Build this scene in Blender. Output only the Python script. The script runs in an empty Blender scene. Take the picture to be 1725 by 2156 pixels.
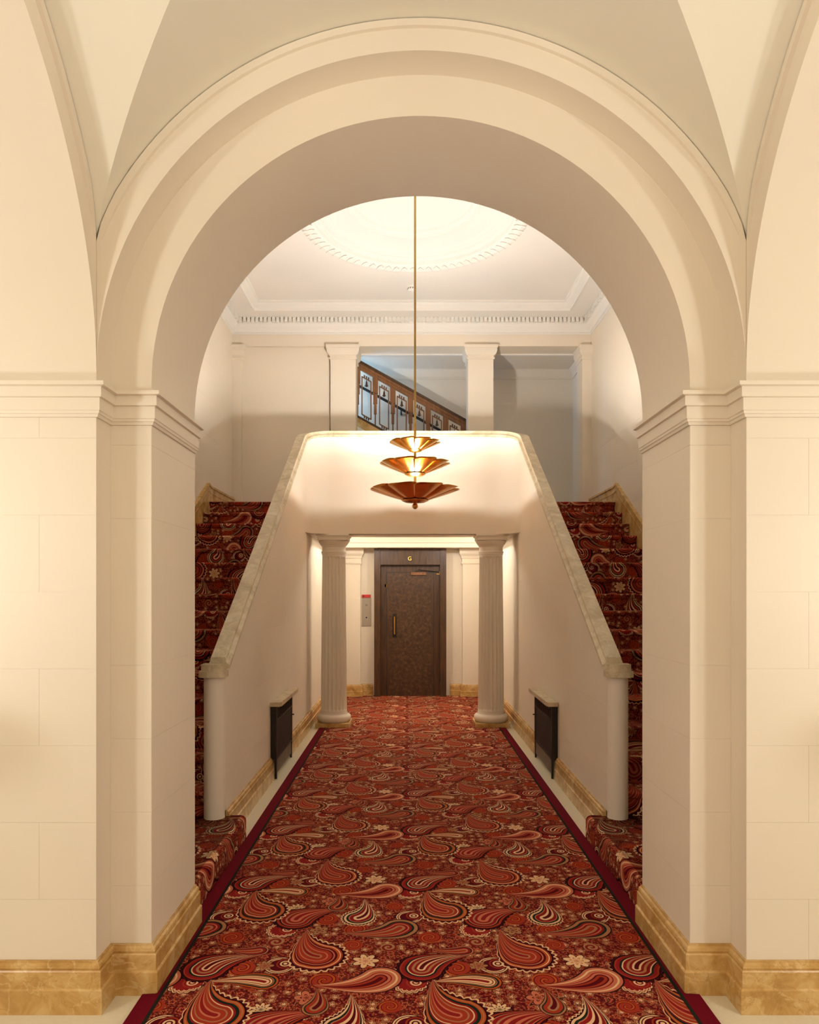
import bpy, bmesh, math, random
from mathutils import Vector
random.seed(4)
sc = bpy.context.scene
COL = sc.collection
PI = math.pi

# ------------------------------------------------------------------ camera, world, lights, exposure
F_PX, IMG_W, IMG_H = 1500.0, 1725.0, 2156.0
cam_d = bpy.data.cameras.new('camera')
cam_d.sensor_fit = 'VERTICAL'
cam_d.sensor_height = 36.0
cam_d.lens = 36.0 * F_PX / IMG_H
cam_d.shift_x = 2.5 / IMG_H
cam_d.shift_y = 172.0 / IMG_H
cam_d.clip_start = 0.02
cam = bpy.data.objects.new('camera', cam_d)
cam.location = (-0.05, 0.0, 1.6)
cam.rotation_euler = (PI / 2, 0, 0)
COL.objects.link(cam)
sc.camera = cam

world = bpy.data.worlds.new('world')
sc.world = world
world.use_nodes = True
wbg = world.node_tree.nodes['Background']
wbg.inputs[0].default_value = (1.0, 0.97, 0.93, 1)
wbg.inputs[1].default_value = 0.05
sc.view_settings.view_transform = 'Standard'
sc.view_settings.look = 'None'
sc.view_settings.gamma = 1.0
sc.view_settings.use_curve_mapping = False
sc.view_settings.exposure = 0.72
try:
    sc.cycles.use_denoising = True
    sc.cycles.adaptive_threshold = 0.05
except Exception:
    pass

WARM = (0.98, 1.0, 0.97)
SOFT = (0.98, 1.0, 0.97)
UPLIGHT_W = 18.0
FLOOR_LAMP_W = 11.0
FOYER_W = 31.0
CHAND_W = (36.0, 28.0, 220.0)
COVE_W = 7.0
SKY_E = 15.0
LOBBY_W = 17.0


def lamp(name, kind, loc, power, color, size=0.05, rot=None, size_y=None):
    d = bpy.data.lights.new(name, kind)
    d.energy = power
    d.color = color
    if kind == 'AREA':
        d.shape = 'RECTANGLE'
        d.size = size
        d.size_y = size_y or size
    else:
        d.shadow_soft_size = size
    o = bpy.data.objects.new(name, d)
    o.location = loc
    if rot:
        o.rotation_euler = rot
    COL.objects.link(o)
    return o


# ------------------------------------------------------------------ node helpers
class X:
    """a scalar socket with arithmetic"""
    nt = None

    def __init__(self, s):
        self.s = s

    @staticmethod
    def m(op, *a):
        n = X.nt.nodes.new('ShaderNodeMath')
        n.operation = op
        for i, v in enumerate(a):
            if isinstance(v, X):
                X.nt.links.new(v.s, n.inputs[i])
            else:
                n.inputs[i].default_value = v
        return X(n.outputs[0])

    def __add__(a, b): return X.m('ADD', a, b)
    def __radd__(a, b): return X.m('ADD', b, a)
    def __sub__(a, b): return X.m('SUBTRACT', a, b)
    def __rsub__(a, b): return X.m('SUBTRACT', b, a)
    def __mul__(a, b): return X.m('MULTIPLY', a, b)
    def __rmul__(a, b): return X.m('MULTIPLY', b, a)
    def __truediv__(a, b): return X.m('DIVIDE', a, b)
    def __lt__(a, b): return X.m('LESS_THAN', a, b)
    def __gt__(a, b): return X.m('GREATER_THAN', a, b)


def sq(a): return a * a
def sqrt_(a): return X.m('SQRT', a)
def abs_(a): return X.m('ABSOLUTE', a)
def mn(a, b): return X.m('MINIMUM', a, b)
def mx(a, b): return X.m('MAXIMUM', a, b)
def rnd(a): return X.m('ROUND', a)
def sin_(a): return X.m('SINE', a)
def fract(a): return X.m('FRACT', a)


def new_mat(name):
    m = bpy.data.materials.new(name)
    m.use_nodes = True
    nt = m.node_tree
    X.nt = nt
    return m, nt, nt.nodes['Principled BSDF']


def lin(r, g, b):
    f = lambda c: (c / 255 / 12.92) if c / 255 <= 0.04045 else ((c / 255 + 0.055) / 1.055) ** 2.4
    return (f(r), f(g), f(b), 1)


def ramp(nt, fac, stops, interp='LINEAR'):
    n = nt.nodes.new('ShaderNodeValToRGB')
    n.color_ramp.interpolation = interp
    el = n.color_ramp.elements
    while len(el) > 1:
        el.remove(el[0])
    el[0].position, el[0].color = stops[0]
    for p, c in stops[1:]:
        e = el.new(p)
        e.color = c
    if isinstance(fac, X):
        fac = fac.s
    nt.links.new(fac, n.inputs[0])
    return n.outputs[0]


def mixc(nt, fac, a, b, blend='MIX'):
    n = nt.nodes.new('ShaderNodeMix')
    n.data_type = 'RGBA'
    n.blend_type = blend
    for sock, v in ((n.inputs[0], fac), (n.inputs[6], a), (n.inputs[7], b)):
        if isinstance(v, X):
            v = v.s
        if hasattr(v, 'is_output'):
            nt.links.new(v, sock)
        else:
            sock.default_value = v
    return n.outputs[2]


def tex(nt, kind, vec, **kw):
    n = nt.nodes.new('ShaderNodeTex' + kind)
    for k, v in kw.items():
        if k in n.inputs:
            n.inputs[k].default_value = v
        else:
            setattr(n, k, v)
    if vec is not None:
        nt.links.new(vec, n.inputs['Vector'])
    return n


def coord(nt, which='Object'):
    return nt.nodes.new('ShaderNodeTexCoord').outputs[which]


def bump(nt, height, strength, dist, bsdf):
    b = nt.nodes.new('ShaderNodeBump')
    b.inputs['Strength'].default_value = strength
    b.inputs['Distance'].default_value = dist
    nt.links.new(height, b.inputs['Height'])
    nt.links.new(b.outputs[0], bsdf.inputs['Normal'])


def plain(name, color, rough=0.6, metal=0.0, noise=0.0, scale=20.0, spec=None, stretch=None):
    m, nt, b = new_mat(name)
    b.inputs['Roughness'].default_value = rough
    b.inputs['Metallic'].default_value = metal
    if spec is not None:
        b.inputs['Specular IOR Level'].default_value = spec
    v = coord(nt)
    if stretch:
        mp = nt.nodes.new('ShaderNodeMapping')
        mp.inputs['Scale'].default_value = stretch
        nt.links.new(v, mp.inputs[0])
        v = mp.outputs[0]
    n = tex(nt, 'Noise', v, Scale=scale, Detail=4.0)
    lo = tuple(c * (1 - noise) for c in color[:3]) + (1,)
    hi = tuple(min(1, c * (1 + noise)) for c in color[:3]) + (1,)
    nt.links.new(ramp(nt, n.outputs[0], [(0.3, lo), (0.7, hi)]), b.inputs['Base Color'])
    return m


# ------------------------------------------------------------------ materials
def plaster(name, color):
    m, nt, b = new_mat(name)
    v = coord(nt)
    n1 = tex(nt, 'Noise', v, Scale=1.3, Detail=0.0)
    lo = tuple(c * 0.97 for c in color[:3]) + (1,)
    nt.links.new(ramp(nt, n1.outputs[0], [(0.35, lo), (0.65, color)]), b.inputs['Base Color'])
    b.inputs['Roughness'].default_value = 0.62
    b.inputs['Specular IOR Level'].default_value = 0.25
    return m


M = {}
M['wall'] = plaster('cream_plaster', lin(235, 222, 202))
M['white'] = plaster('white_plaster', lin(238, 233, 224))
M['vault'] = plaster('vault_plaster', lin(235, 227, 208))


def marble(name, c_dark, c_mid, c_light, rough=0.25):
    m, nt, b = new_mat(name)
    v = coord(nt)
    n1 = tex(nt, 'Noise', v, Scale=7.0, Detail=7.0, Roughness=0.62, Distortion=0.8)
    base = ramp(nt, n1.outputs[0], [(0.28, c_dark), (0.5, c_mid), (0.72, c_light)])
    n2 = tex(nt, 'Noise', v, Scale=4.0, Detail=5.0, Distortion=1.6)
    vein = abs_(X(n2.outputs[0]) - 0.5) * 55.0
    vein = 1.0 - mn(vein, 1.0)
    col = mixc(nt, vein * 0.55, base, c_light)
    n3 = tex(nt, 'Noise', v, Scale=5.5, Detail=5.0, Distortion=1.2)
    v2 = 1.0 - mn(abs_(X(n3.outputs[0]) - 0.47) * 80.0, 1.0)
    col = mixc(nt, v2 * 0.45, col, c_dark)
    nt.links.new(col, b.inputs['Base Color'])
    b.inputs['Roughness'].default_value = rough
    return m


M['marble'] = marble('ochre_marble', lin(170, 124, 62), lin(202, 160, 94), lin(226, 194, 138))
M['coping'] = marble('pale_marble', lin(172, 150, 114), lin(200, 182, 148), lin(222, 208, 180), 0.3)
M['floor'] = plain('cream_stone_floor', lin(226, 214, 186), 0.35, noise=0.03, scale=60)
M['brass'] = plain('polished_brass', lin(196, 148, 70), 0.22, 1.0, noise=0.05, scale=8)
M['petal'] = plain('bronze_petal', lin(204, 136, 64), 0.20, 1.0, noise=0.12, scale=12)
M['rod'] = plain('aged_brass_rod', lin(176, 144, 84), 0.35, 1.0, noise=0.05)
M['darkmetal'] = plain('dark_bronze_iron', lin(44, 34, 26), 0.5, 0.4, noise=0.15, scale=30)
M['grey_apron'] = plain('worn_grey_paint', lin(120, 108, 92), 0.6, 0.1, noise=0.15, scale=9, stretch=(1, 1, .2))
M['black'] = plain('black_paint', lin(20, 18, 17), 0.4)
M['plate'] = plain('brushed_steel', lin(176, 164, 148), 0.38, 0.6, noise=0.03, scale=40)
M['red'] = plain('red_enamel', lin(206, 46, 40), 0.4)
M['plastic'] = plain('white_plastic', lin(236, 232, 224), 0.4)
M['border'] = plain('burgundy_pile', lin(104, 8, 26), 0.95, noise=0.12, scale=300, spec=0.1)
M['line'] = plain('dark_green_binding', lin(34, 34, 26), 0.95, spec=0.1)


def wood(name, c1, c2, scale=3.0, rough=0.4):
    m, nt, b = new_mat(name)
    mp = nt.nodes.new('ShaderNodeMapping')
    mp.inputs['Scale'].default_value = (14, 14, 1.2)
    nt.links.new(coord(nt), mp.inputs[0])
    n = tex(nt, 'Noise', mp.outputs[0], Scale=scale, Detail=6.0, Distortion=0.6)
    nt.links.new(ramp(nt, n.outputs[0], [(0.3, c1), (0.7, c2)]), b.inputs['Base Color'])
    b.inputs['Roughness'].default_value = rough
    return m


M['walnut'] = wood('walnut_frame', lin(54, 33, 13), lin(88, 55, 24))
M['oak'] = wood('brown_oak_railing', lin(108, 66, 32), lin(142, 92, 48))


def leather():
    m, nt, b = new_mat('mottled_brown_leather')
    v = coord(nt)
    n = tex(nt, 'Noise', v, Scale=22.0, Detail=6.0, Roughness=0.7, Distortion=0.7)
    nt.links.new(ramp(nt, n.outputs[0], [(0.3, lin(44, 25, 11)), (0.52, lin(72, 45, 22)), (0.74, lin(116, 80, 46))]),
                 b.inputs['Base Color'])
    b.inputs['Roughness'].default_value = 0.42
    return m


M['leather'] = leather()


def emit(name, color, strength):
    m, nt, b = new_mat(name)
    b.inputs['Base Color'].default_value = (0, 0, 0, 1)
    n = tex(nt, 'Noise', coord(nt), Scale=2.0)
    c2 = tuple(c * .97 for c in color[:3]) + (1,)
    nt.links.new(ramp(nt, n.outputs[0], [(0.3, c2), (0.7, color)]), b.inputs['Emission Color'])
    b.inputs['Emission Strength'].default_value = strength
    return m


M['bulb'] = emit('lamp_bulb', (1, 0.86, 0.62, 1), 25.0)
M['sky'] = emit('daylight_pane', (0.26, 0.54, 1.0, 1), SKY_E)
M['glow'] = emit('lit_letter', lin(255, 170, 50), 1.6)


# ---- paisley carpet: everything in metres of the UV map
def paisley():
    m, nt, b = new_mat('paisley_carpet')
    uvn = nt.nodes.new('ShaderNodeUVMap')
    uvn.uv_map = 'UVMap'
    uv = uvn.outputs[0]

    def vm(op, *a, out=0, ins=None):
        n = nt.nodes.new('ShaderNodeVectorMath')
        n.operation = op
        for i, v in enumerate(a):
            if isinstance(v, tuple):
                n.inputs[i].default_value = v
            else:
                nt.links.new(v, n.inputs[i])
        return n.outputs['Value' if op in ('DOT_PRODUCT', 'LENGTH') else 'Vector']

    def mad(a, k, c):
        return X.m('MULTIPLY_ADD', a, k, c)

    A, B = 0.913, 0.88
    cream, pink = lin(230, 186, 140), lin(196, 108, 78)
    orange, rust = lin(184, 80, 32), lin(160, 52, 32)
    red, deep = lin(140, 28, 28), lin(88, 8, 18)
    green, dark = lin(24, 36, 28), lin(36, 6, 10)
    beige = lin(170, 114, 76)
    none = (0, 0, 0, 0)

    # ground: florets, speckles, scrolling stems
    v1 = tex(nt, 'Voronoi', uv, Scale=20.0, Randomness=0.8, voronoi_dimensions='2D')
    sepc = nt.nodes.new('ShaderNodeSeparateColor')
    nt.links.new(v1.outputs['Color'], sepc.inputs[0])
    r1 = X(sepc.outputs[0])
    lv = vm('SUBTRACT', uv, v1.outputs['Position'])
    sx_ = nt.nodes.new('ShaderNodeSeparateXYZ')
    nt.links.new(lv, sx_.inputs[0])
    ang = X.m('ARCTAN2', X(sx_.outputs[1]), X(sx_.outputs[0]))
    e = mad(abs_(sin_(mad(ang, 2.5, r1 * 9.0))), -.17, X(v1.outputs['Distance']))
    ra = ramp(nt, e, [(0, cream), (.05, red), (.12, beige), (.26, dark), (.30, red), (.38, rust), (.44, deep)], 'CONSTANT')
    rb = ramp(nt, e, [(0, deep), (.05, orange), (.10, pink), (.17, rust), (.24, dark), (.29, deep), (.36, beige), (.41, deep)], 'CONSTANT')
    col = mixc(nt, r1 > 0.5, ra, rb)
    v2 = tex(nt, 'Voronoi', uv, Scale=58.0, voronoi_dimensions='2D')
    sp = ramp(nt, v2.outputs['Distance'], [(0, beige), (.15, rust), (.28, red), (.36, deep)], 'CONSTANT')
    col = mixc(nt, (e > 0.29) * 0.85, col, sp)
    wv = tex(nt, 'Noise', uv, Scale=7.0, Detail=1.0, Distortion=2.2, noise_dimensions='2D')
    st = fract(X(wv.outputs[0]) * 8.0)
    rs = ramp(nt, st, [(0, dark), (.10, beige), (.17, rust), (.30, none)], 'CONSTANT')
    al = rs.node.outputs[1]
    col = mixc(nt, X(al) * .8, col, rs)

    def local(cx, cy, deg, r):
        p = vm('SUBTRACT', uv, (cx, cy, 0))
        p = vm('WRAP', p, (A / 2, B / 2, 1), (-A / 2, -B / 2, -1))
        a = math.radians(deg)
        c, s = math.cos(a) / r, math.sin(a) / r
        return X(vm('DOT_PRODUCT', p, (s, -c, 0))), X(vm('DOT_PRODUCT', p, (c, s, 0)))

    def over(rc):
        nonlocal col
        col = mixc(nt, rc.node.outputs[1], col, rc)

    def scaled(stops, dmax):
        """stops in units of the outline; dark contour and clear beyond"""
        k = 1 / 1.6
        return [(p * k, c) for p, c in stops] + [(dmax * k, dark), ((dmax + .07) * k, none)]

    def drop(cx, cy, deg, r, T, k, stops, sc=0.0, nsc=11, sc_col=None):
        nonlocal col
        lx, ly = local(cx, cy, deg, r)
        yb = mx(ly, 0.0)
        k = k * 1.7
        xb = mad(yb, mad(yb, -k, k * .55), lx)
        k2 = yb * (1 / (T * .86))
        taper = mx(mad(k2, k2 * -1.0, 1.0), 0.001)
        yn = mn(ly, 0.0)
        d = sqrt_(mad(xb, xb, yn * yn)) / taper
        if sc:
            w = abs_(sin_(X.m('ARCTAN2', ly, xb) * nsc))
            de = mad(w, -sc, d)
            rc = ramp(nt, de * (1 / 1.6), [(0, deep), (1.03 / 1.6, sc_col), (1.12 / 1.6, none)], 'CONSTANT')
            over(rc)
        over(ramp(nt, d * (1 / 1.6), scaled(stops, 1.0), 'CONSTANT'))

    def spiral(cx, cy, deg, r, c1, c2, c3):
        nonlocal col
        lx, ly = local(cx, cy, deg, r)
        rad = sqrt_(mad(lx, lx, ly * ly))
        f = fract(mad(X.m('ARCTAN2', ly, lx), -1 / (2 * PI), rad * 1.5))
        rc = ramp(nt, f, [(0, c1), (.55, c3), (.66, c2), (.90, c3)], 'CONSTANT')
        col = mixc(nt, rad < 1.0, col, rc)

    def crescent(cx, cy, deg, r, c1, c2, fringe=0.0):
        nonlocal col
        lx, ly = local(cx, cy, deg, r)
        rad = sqrt_(mad(lx, lx, ly * ly))
        y2 = ly - 0.40
        off = sqrt_(mad(lx, lx, y2 * y2))
        if fringe:
            rad = mad(abs_(sin_(X.m('ARCTAN2', ly, lx) * 8.0)), -fringe, rad)
        over(ramp(nt, rad * .6, [(0, c2), (.44, c1), (.5, c2), (.54, c1), (.60, dark), (.64, none)], 'CONSTANT'))
        over(ramp(nt, off, [(0, c1), (.13, c2), (.24, c1), (.36, c2), (.50, rust), (.60, c2), (.70, none)], 'CONSTANT'))

    def flower(cx, cy, r, c1, c2, n=3.5):
        lx, ly = local(cx, cy, 17, r)
        rad = sqrt_(mad(lx, lx, ly * ly))
        ee = mad(abs_(sin_(X.m('ARCTAN2', ly, lx) * n)), -.45, rad)
        rc = ramp(nt, ee * .5 + .3, [(0, c2), (.18, c1), (.26, c2), (.32, c1), (.52, dark), (.56, none)], 'CONSTANT')
        over(rc)

    for (x, y, dg, r) in ((-.395, 2.925, 20, .060), (-.295, 3.37, 20, .058), (.155, 3.02, 120, .060), (.465, 3.475, 120, .058), (-.12, 2.74, 80, .045), (.05, 3.29, 200, .055),
                          (-.30, 3.22, 60, .045), (.40, 3.16, 0, .050)):
        spiral(x, y, dg, r, rust, orange, deep)
    for (x, y, dg, r) in ((-.14, 3.20, 200, .036), (.26, 3.25, 140, .040)):
        spiral(x, y, dg, r, beige, red, deep)
    crescent(-.045, 3.50, 30, .064, cream, deep)
    crescent(-.600, 3.045, 30, .064, cream, deep)
    crescent(-.045, 2.905, 10, .066, cream, red, .14)
    crescent(.265, 3.365, 10, .066, cream, red, .14)
    flower(-.235, 3.08, .065, cream, pink)
    flower(.25, 3.04, .045, beige, red)
    flower(-.45, 2.80, .055, pink, deep, 2.5)
    flower(.30, 3.60, .05, cream, dark, 5)
    flower(.39, 3.28, .05, beige, rust)
    flower(-.47, 3.36, .05, beige, deep, 2.5)
    st_red = [(0, deep), (.10, cream), (.20, red), (.32, beige), (.44, red), (.60, cream), (.66, green), (.76, red), (.92, rust)]
    drop(.005, 3.02, 62, .092, 2.5, .26, st_red, .10, 11, dark)
    drop(.315, 3.475, 62, .092, 2.5, .26, [(0, red), (.12, pink), (.30, red), (.45, beige), (.55, red), (.72, pink), (.78, dark), (.86, rust)], .10, 11, dark)
    drop(-.165, 2.94, 226, .085, 3.1, .20, [(0, deep), (.12, rust), (.28, deep), (.36, pink), (.50, red), (.56, pink), (.74, cream), (.84, pink)])
    drop(-.09, 3.385, 226, .085, 3.1, .20, [(0, rust), (.14, beige), (.30, red), (.44, pink), (.52, red), (.66, green), (.80, beige)])
    drop(-.295, 3.49, 44, .070, 2.7, -.30, [(0, deep), (.14, cream), (.34, red), (.60, pink), (.68, green), (.84, cream)], .13, 13, cream)
    drop(.275, 2.915, 162, .056, 4.4, -.06, [(0, red), (.14, cream), (.34, red), (.42, cream), (.56, deep), (.62, beige), (.70, green), (.84, orange)])
    drop(.20, 3.17, 196, .040, 4.0, .08, [(0, rust), (.2, beige), (.4, red), (.7, green), (.84, pink)])
    drop(-.41, 3.61, 60, .048, 2.8, -.22, [(0, deep), (.2, beige), (.4, rust), (.72, green), (.84, beige)])
    drop(.135, 3.565, 148, .108, 2.2, .36, [(0, red), (.10, pink), (.18, rust), (.36, beige), (.42, rust), (.56, cream), (.61, red), (.70, green), (.82, orange), (.90, beige), (.94, orange)], .15, 12, cream)
    drop(-.445, 3.12, 148, .108, 2.2, .36, [(0, red), (.08, beige), (.16, rust), (.34, pink), (.40, rust), (.56, deep), (.62, pink), (.68, deep), (.78, orange), (.88, cream), (.92, rust)], .15, 12, cream)

    pile = tex(nt, 'White', None) if False else tex(nt, 'Noise', uv, Scale=420.0, Detail=0.0, noise_dimensions='2D')
    col = mixc(nt, 0.30, col, ramp(nt, pile.outputs[0], [(.3, (.5, .5, .5, 1)), (.7, (1, 1, 1, 1))]), 'MULTIPLY')
    nt.links.new(col, b.inputs['Base Color'])
    b.inputs['Roughness'].default_value = 0.95
    b.inputs['Specular IOR Level'].default_value = 0.08
    return m


M['carpet'] = paisley()


# ------------------------------------------------------------------ mesh helpers
def setp(o, label=None, cat=None, group=None, kind=None):
    if label: o['label'] = label
    if cat: o['category'] = cat
    if group: o['group'] = group
    if kind: o['kind'] = kind
    return o


def thing(name, loc, label, cat, group=None):
    o = bpy.data.objects.new(name, None)
    o.location = loc
    o.empty_display_size = 0.1
    COL.objects.link(o)
    return setp(o, label, cat, group)


class MB:
    """collects faces in world metres"""

    def __init__(self):
        self.v, self.f, self.uv = [], [], []

    def face(self, pts, uvs=None):
        i = len(self.v)
        self.v += [tuple(p) for p in pts]
        self.f.append(tuple(range(i, i + len(pts))))
        self.uv += list(uvs) if uvs else [(p[0], p[1]) for p in pts]

    def box(self, x0, x1, y0, y1, z0, z1):
        x0, x1 = min(x0, x1), max(x0, x1)
        P = [(x, y, z) for z in (z0, z1) for y in (y0, y1) for x in (x0, x1)]
        for q in ((0, 2, 3, 1), (4, 5, 7, 6), (0, 1, 5, 4), (2, 6, 7, 3), (0, 4, 6, 2), (1, 3, 7, 5)):
            self.face([P[k] for k in q])
        return self

    def prism(self, pts, vec):
        """closed polygon swept along vec"""
        vec = Vector(vec)
        a = [Vector(p) for p in pts]
        c = [p + vec for p in a]
        self.face(a[::-1])
        self.face(c)
        n = len(a)
        for i in range(n):
            j = (i + 1) % n
            self.face([a[i], a[j], c[j], c[i]])
        return self

    def strip(self, A, Bp):
        for i in range(len(A) - 1):
            self.face([A[i], A[i + 1], Bp[i + 1], Bp[i]])
        return self

    def sweep(self, path, prof, side=1, caps=True, closed=False):
        """path: (x,y) polyline; prof: (offset, z) list, offset to the left*side of travel; mitred"""
        n = len(path)
        P = [Vector((p[0], p[1])) for p in path]
        rows = []
        for i in range(n):
            if closed:
                a, c = P[i - 1], P[(i + 1) % n]
            else:
                a, c = (P[i - 1] if i else None), (P[i + 1] if i < n - 1 else None)
            nb = []
            for s, e in ((a, P[i]), (P[i], c)):
                if s is not None and e is not None:
                    d = (e - s).normalized()
                    nb.append(Vector((-d.y, d.x)) * side)
            if len(nb) == 2:
                m = (nb[0] + nb[1]) / max(1e-6, 1 + nb[0].dot(nb[1]))
            else:
                m = nb[0]
            rows.append([(P[i].x + m.x * o, P[i].y + m.y * o, z) for o, z in prof])
        for i in range(n if closed else n - 1):
            r0, r1 = rows[i], rows[(i + 1) % n]
            for k in range(len(prof) - 1):
                self.face([r0[k], r1[k], r1[k + 1], r0[k + 1]])
        if caps and not closed:
            self.face(rows[0][::-1])
            self.face(rows[-1])
        return self

    def lathe(self, c, prof, n=32, a0=0.0, a1=2 * PI, flute=None):
        full = abs(a1 - a0 - 2 * PI) < 1e-6
        rows = []
        for r, z in prof:
            row = []
            for k in range(n + (0 if full else 1)):
                a = a0 + (a1 - a0) * k / n
                rr = r * (flute(a, z) if flute else 1)
                row.append((c[0] + rr * math.cos(a), c[1] + rr * math.sin(a), c[2] + z))
            rows.append(row)
        for i in range(len(rows) - 1):
            m = n
            for k in range(m):
                j = (k + 1) % len(rows[0])
                self.face([rows[i][k], rows[i][j], rows[i + 1][j], rows[i + 1][k]])
        return self

    def tube(self, p0, p1, r, n=10):
        p0, p1 = Vector(p0), Vector(p1)
        d = (p1 - p0).normalized()
        u = d.orthogonal().normalized()
        w = d.cross(u)
        A = [p0 + (u * math.cos(2 * PI * k / n) + w * math.sin(2 * PI * k / n)) * r for k in range(n)]
        Bq = [p + (p1 - p0) for p in A]
        self.face(A[::-1])
        self.face(Bq)
        for k in range(n):
            j = (k + 1) % n
            self.face([A[k], A[j], Bq[j], Bq[k]])
        return self

    def build(self, name, mat, parent=None, smooth=False, merge=True, mirror=False, bevel=0.0, **props):
        base = Vector(parent.matrix_world.translation) if False else origin_of(parent)
        s = -1 if mirror else 1
        me = bpy.data.meshes.new(name)
        vs = [(s * v[0] - base[0], v[1] - base[1], v[2] - base[2]) for v in self.v]
        fs = [tuple(reversed(f)) for f in self.f] if mirror else self.f
        me.from_pydata(vs, [], fs)
        uvl = me.uv_layers.new(name='UVMap')
        for lp in me.loops:
            u = self.uv[lp.vertex_index]
            uvl.data[lp.index].uv = u
        bm = bmesh.new()
        bm.from_mesh(me)
        if merge:
            bmesh.ops.remove_doubles(bm, verts=bm.verts, dist=1e-5)
            bmesh.ops.recalc_face_normals(bm, faces=bm.faces)
        if bevel:
            bmesh.ops.bevel(bm, geom=[e for e in bm.edges if len(e.link_faces) == 2 and e.calc_face_angle(0) > 0.5],
                            offset=bevel, segments=2, affect='EDGES', clamp_overlap=True)
        bm.to_mesh(me)
        bm.free()
        me.materials.append(M[mat] if isinstance(mat, str) else mat)
        if smooth:
            for p in me.polygons:
                p.use_smooth = True
            me.set_sharp_from_angle(angle=math.radians(34))
        o = bpy.data.objects.new(name, me)
        COL.objects.link(o)
        if parent is not None:
            o.parent = parent
        setp(o, **props)
        return o


def origin_of(o):
    v = Vector((0, 0, 0))
    while o is not None:
        v += Vector(o.location)
        o = o.parent
    return v


def struct(mb, name, mat, label, cat, smooth=False, mirror=False, parent=None):
    return mb.build(name, mat, parent, smooth=smooth, mirror=mirror, label=label, cat=cat, kind='structure')


# ------------------------------------------------------------------ dimensions (metres; camera stands at y = 0)
Y1, Y2, Y3 = 2.74, 2.87, 3.45          # front face, second order, rear face of the arch wall
R1, R2 = 1.25, 1.085                   # radii of the two arch orders
ZC = 2.44                              # springing centre
YC = Y1 - R1                           # centre of the vaulted bay
RV = 1.366                             # vault radius
HALL = 2.52                            # half width of the stair hall
YB = 10.0                              # plane of the square pillars
ZTOP = 2.728                           # landing level
ZCEIL = 5.53
NA = 64


def opening(R, y, z0=0.0):
    p = [(-R, y, z0), (-R, y, ZC)]
    p += [(-R * math.cos(PI * k / NA), y, ZC + R * math.sin(PI * k / NA)) for k in range(1, NA)]
    return p + [(R, y, ZC), (R, y, z0)]


# ------------------------------------------------------------------ floor
mb = MB().box(-4.4, 4.4, -2.6, 11.3, -0.1, 0.0)
struct(mb, 'floor', 'floor', 'cream stone floor beside the red carpet', 'floor')

# ------------------------------------------------------------------ arch wall between foyer and stair hall
mb = MB()
o1a, o1b, o2b, o2c = opening(R1, Y1), opening(R1, Y2), opening(R2, Y2), opening(R2, Y3)
mb.strip(o1a, o1b)
mb.strip(o1b, o2b)
mb.strip(o2b, o2c)
outer = []
for (x, y, z) in o2c:
    if z <= ZC + 1e-6:
        outer.append((math.copysign(HALL, x), Y3, z))
    else:
        a = math.atan2(z - ZC, x)
        t = min(HALL / max(1e-6, abs(math.cos(a))), (ZCEIL - ZC) / max(1e-6, math.sin(a)))
        outer.append((t * math.cos(a), Y3, ZC + t * math.sin(a)))
mb.strip(o2c, outer)
for sx in (-1, 1):   # spandrel corners of the hall side
    mb.face([(sx * HALL, Y3, ZC), (sx * HALL, Y3, ZCEIL), (sx * 1.2, Y3, ZCEIL)])
wall_arch = struct(mb, 'wall_front', 'wall', 'cream plaster wall with the big round two-step archway', 'wall', smooth=True)


# archivolt band and lip around each arch of the vaulted bay
def archivolt(xf):
    m2 = MB()
    ring = {}
    for tag, rr, off in (('a', R1, 0), ('b', 1.335, 0), ('c', 1.335, .016), ('d', 1.362, .016), ('e', 1.362, -.02)):
        row = []
        for k in range(NA + 1):
            a = PI * k / NA
            lim = (R1 - .0005) / max(1e-6, abs(math.cos(a)))
            r = rr if tag == 'a' else min(rr, max(lim, R1))
            f = min(1.0, max(0.0, (lim - 1.36) / .08))
            row.append(xf(r * math.cos(a), ZC + r * math.sin(a), off * f))
        ring[tag] = row
    for p, q in ('ab', 'bc', 'cd', 'de'):
        m2.strip(ring[p], ring[q])
    return m2


for nm, lab, xf in (
        ('trim_1', 'curved moulded band around the front edge of the big archway', lambda u, z, o: (u, Y1 - o, z)),
        ('trim_2', 'curved moulded band of the side arch at the left picture edge', lambda u, z, o: (-R1 + o, YC + u, z)),
        ('trim_3', 'curved moulded band of the side arch at the right picture edge', lambda u, z, o: (R1 - o, YC + u, z)),
        ('trim_4', 'curved moulded band of the arch behind the viewer', lambda u, z, o: (u, YC - R1 + o, z))):
    struct(archivolt(xf), nm, 'wall', lab, 'moulding', smooth=True)

# side arches with their jambs
for sx in (-1, 1):
    mb = MB()
    a = [(-p[0] * 1.0, p[2]) for p in opening(R1, 0)]
    A_ = [(-R1, YC + u, z) for u, z in a]
    B_ = [(-R1 - 0.7, YC + u, z) for u, z in a]
    mb.strip(A_, B_)
    # outer face of the pier towards the side bay and the closing wall
    mb.face([(-R1 - .7, Y1, 0), (-R1 - .7, Y3, 0), (-R1 - .7, Y3, 3.9), (-R1 - .7, Y1, 3.9)])
    out = [(-R1 - .7, p[1], 3.9 if p[2] > ZC else p[2]) for p in B_]
    mb.strip(B_, out)
    side = 'left' if sx < 0 else 'right'
    w = struct(mb, 'wall_foyer_' + side, 'wall', 'cream side arch and pier at the %s picture edge' % side, 'wall',
               smooth=True, mirror=(sx > 0))
    if sx < 0: wall_fl = w
    else: wall_fr = w

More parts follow.
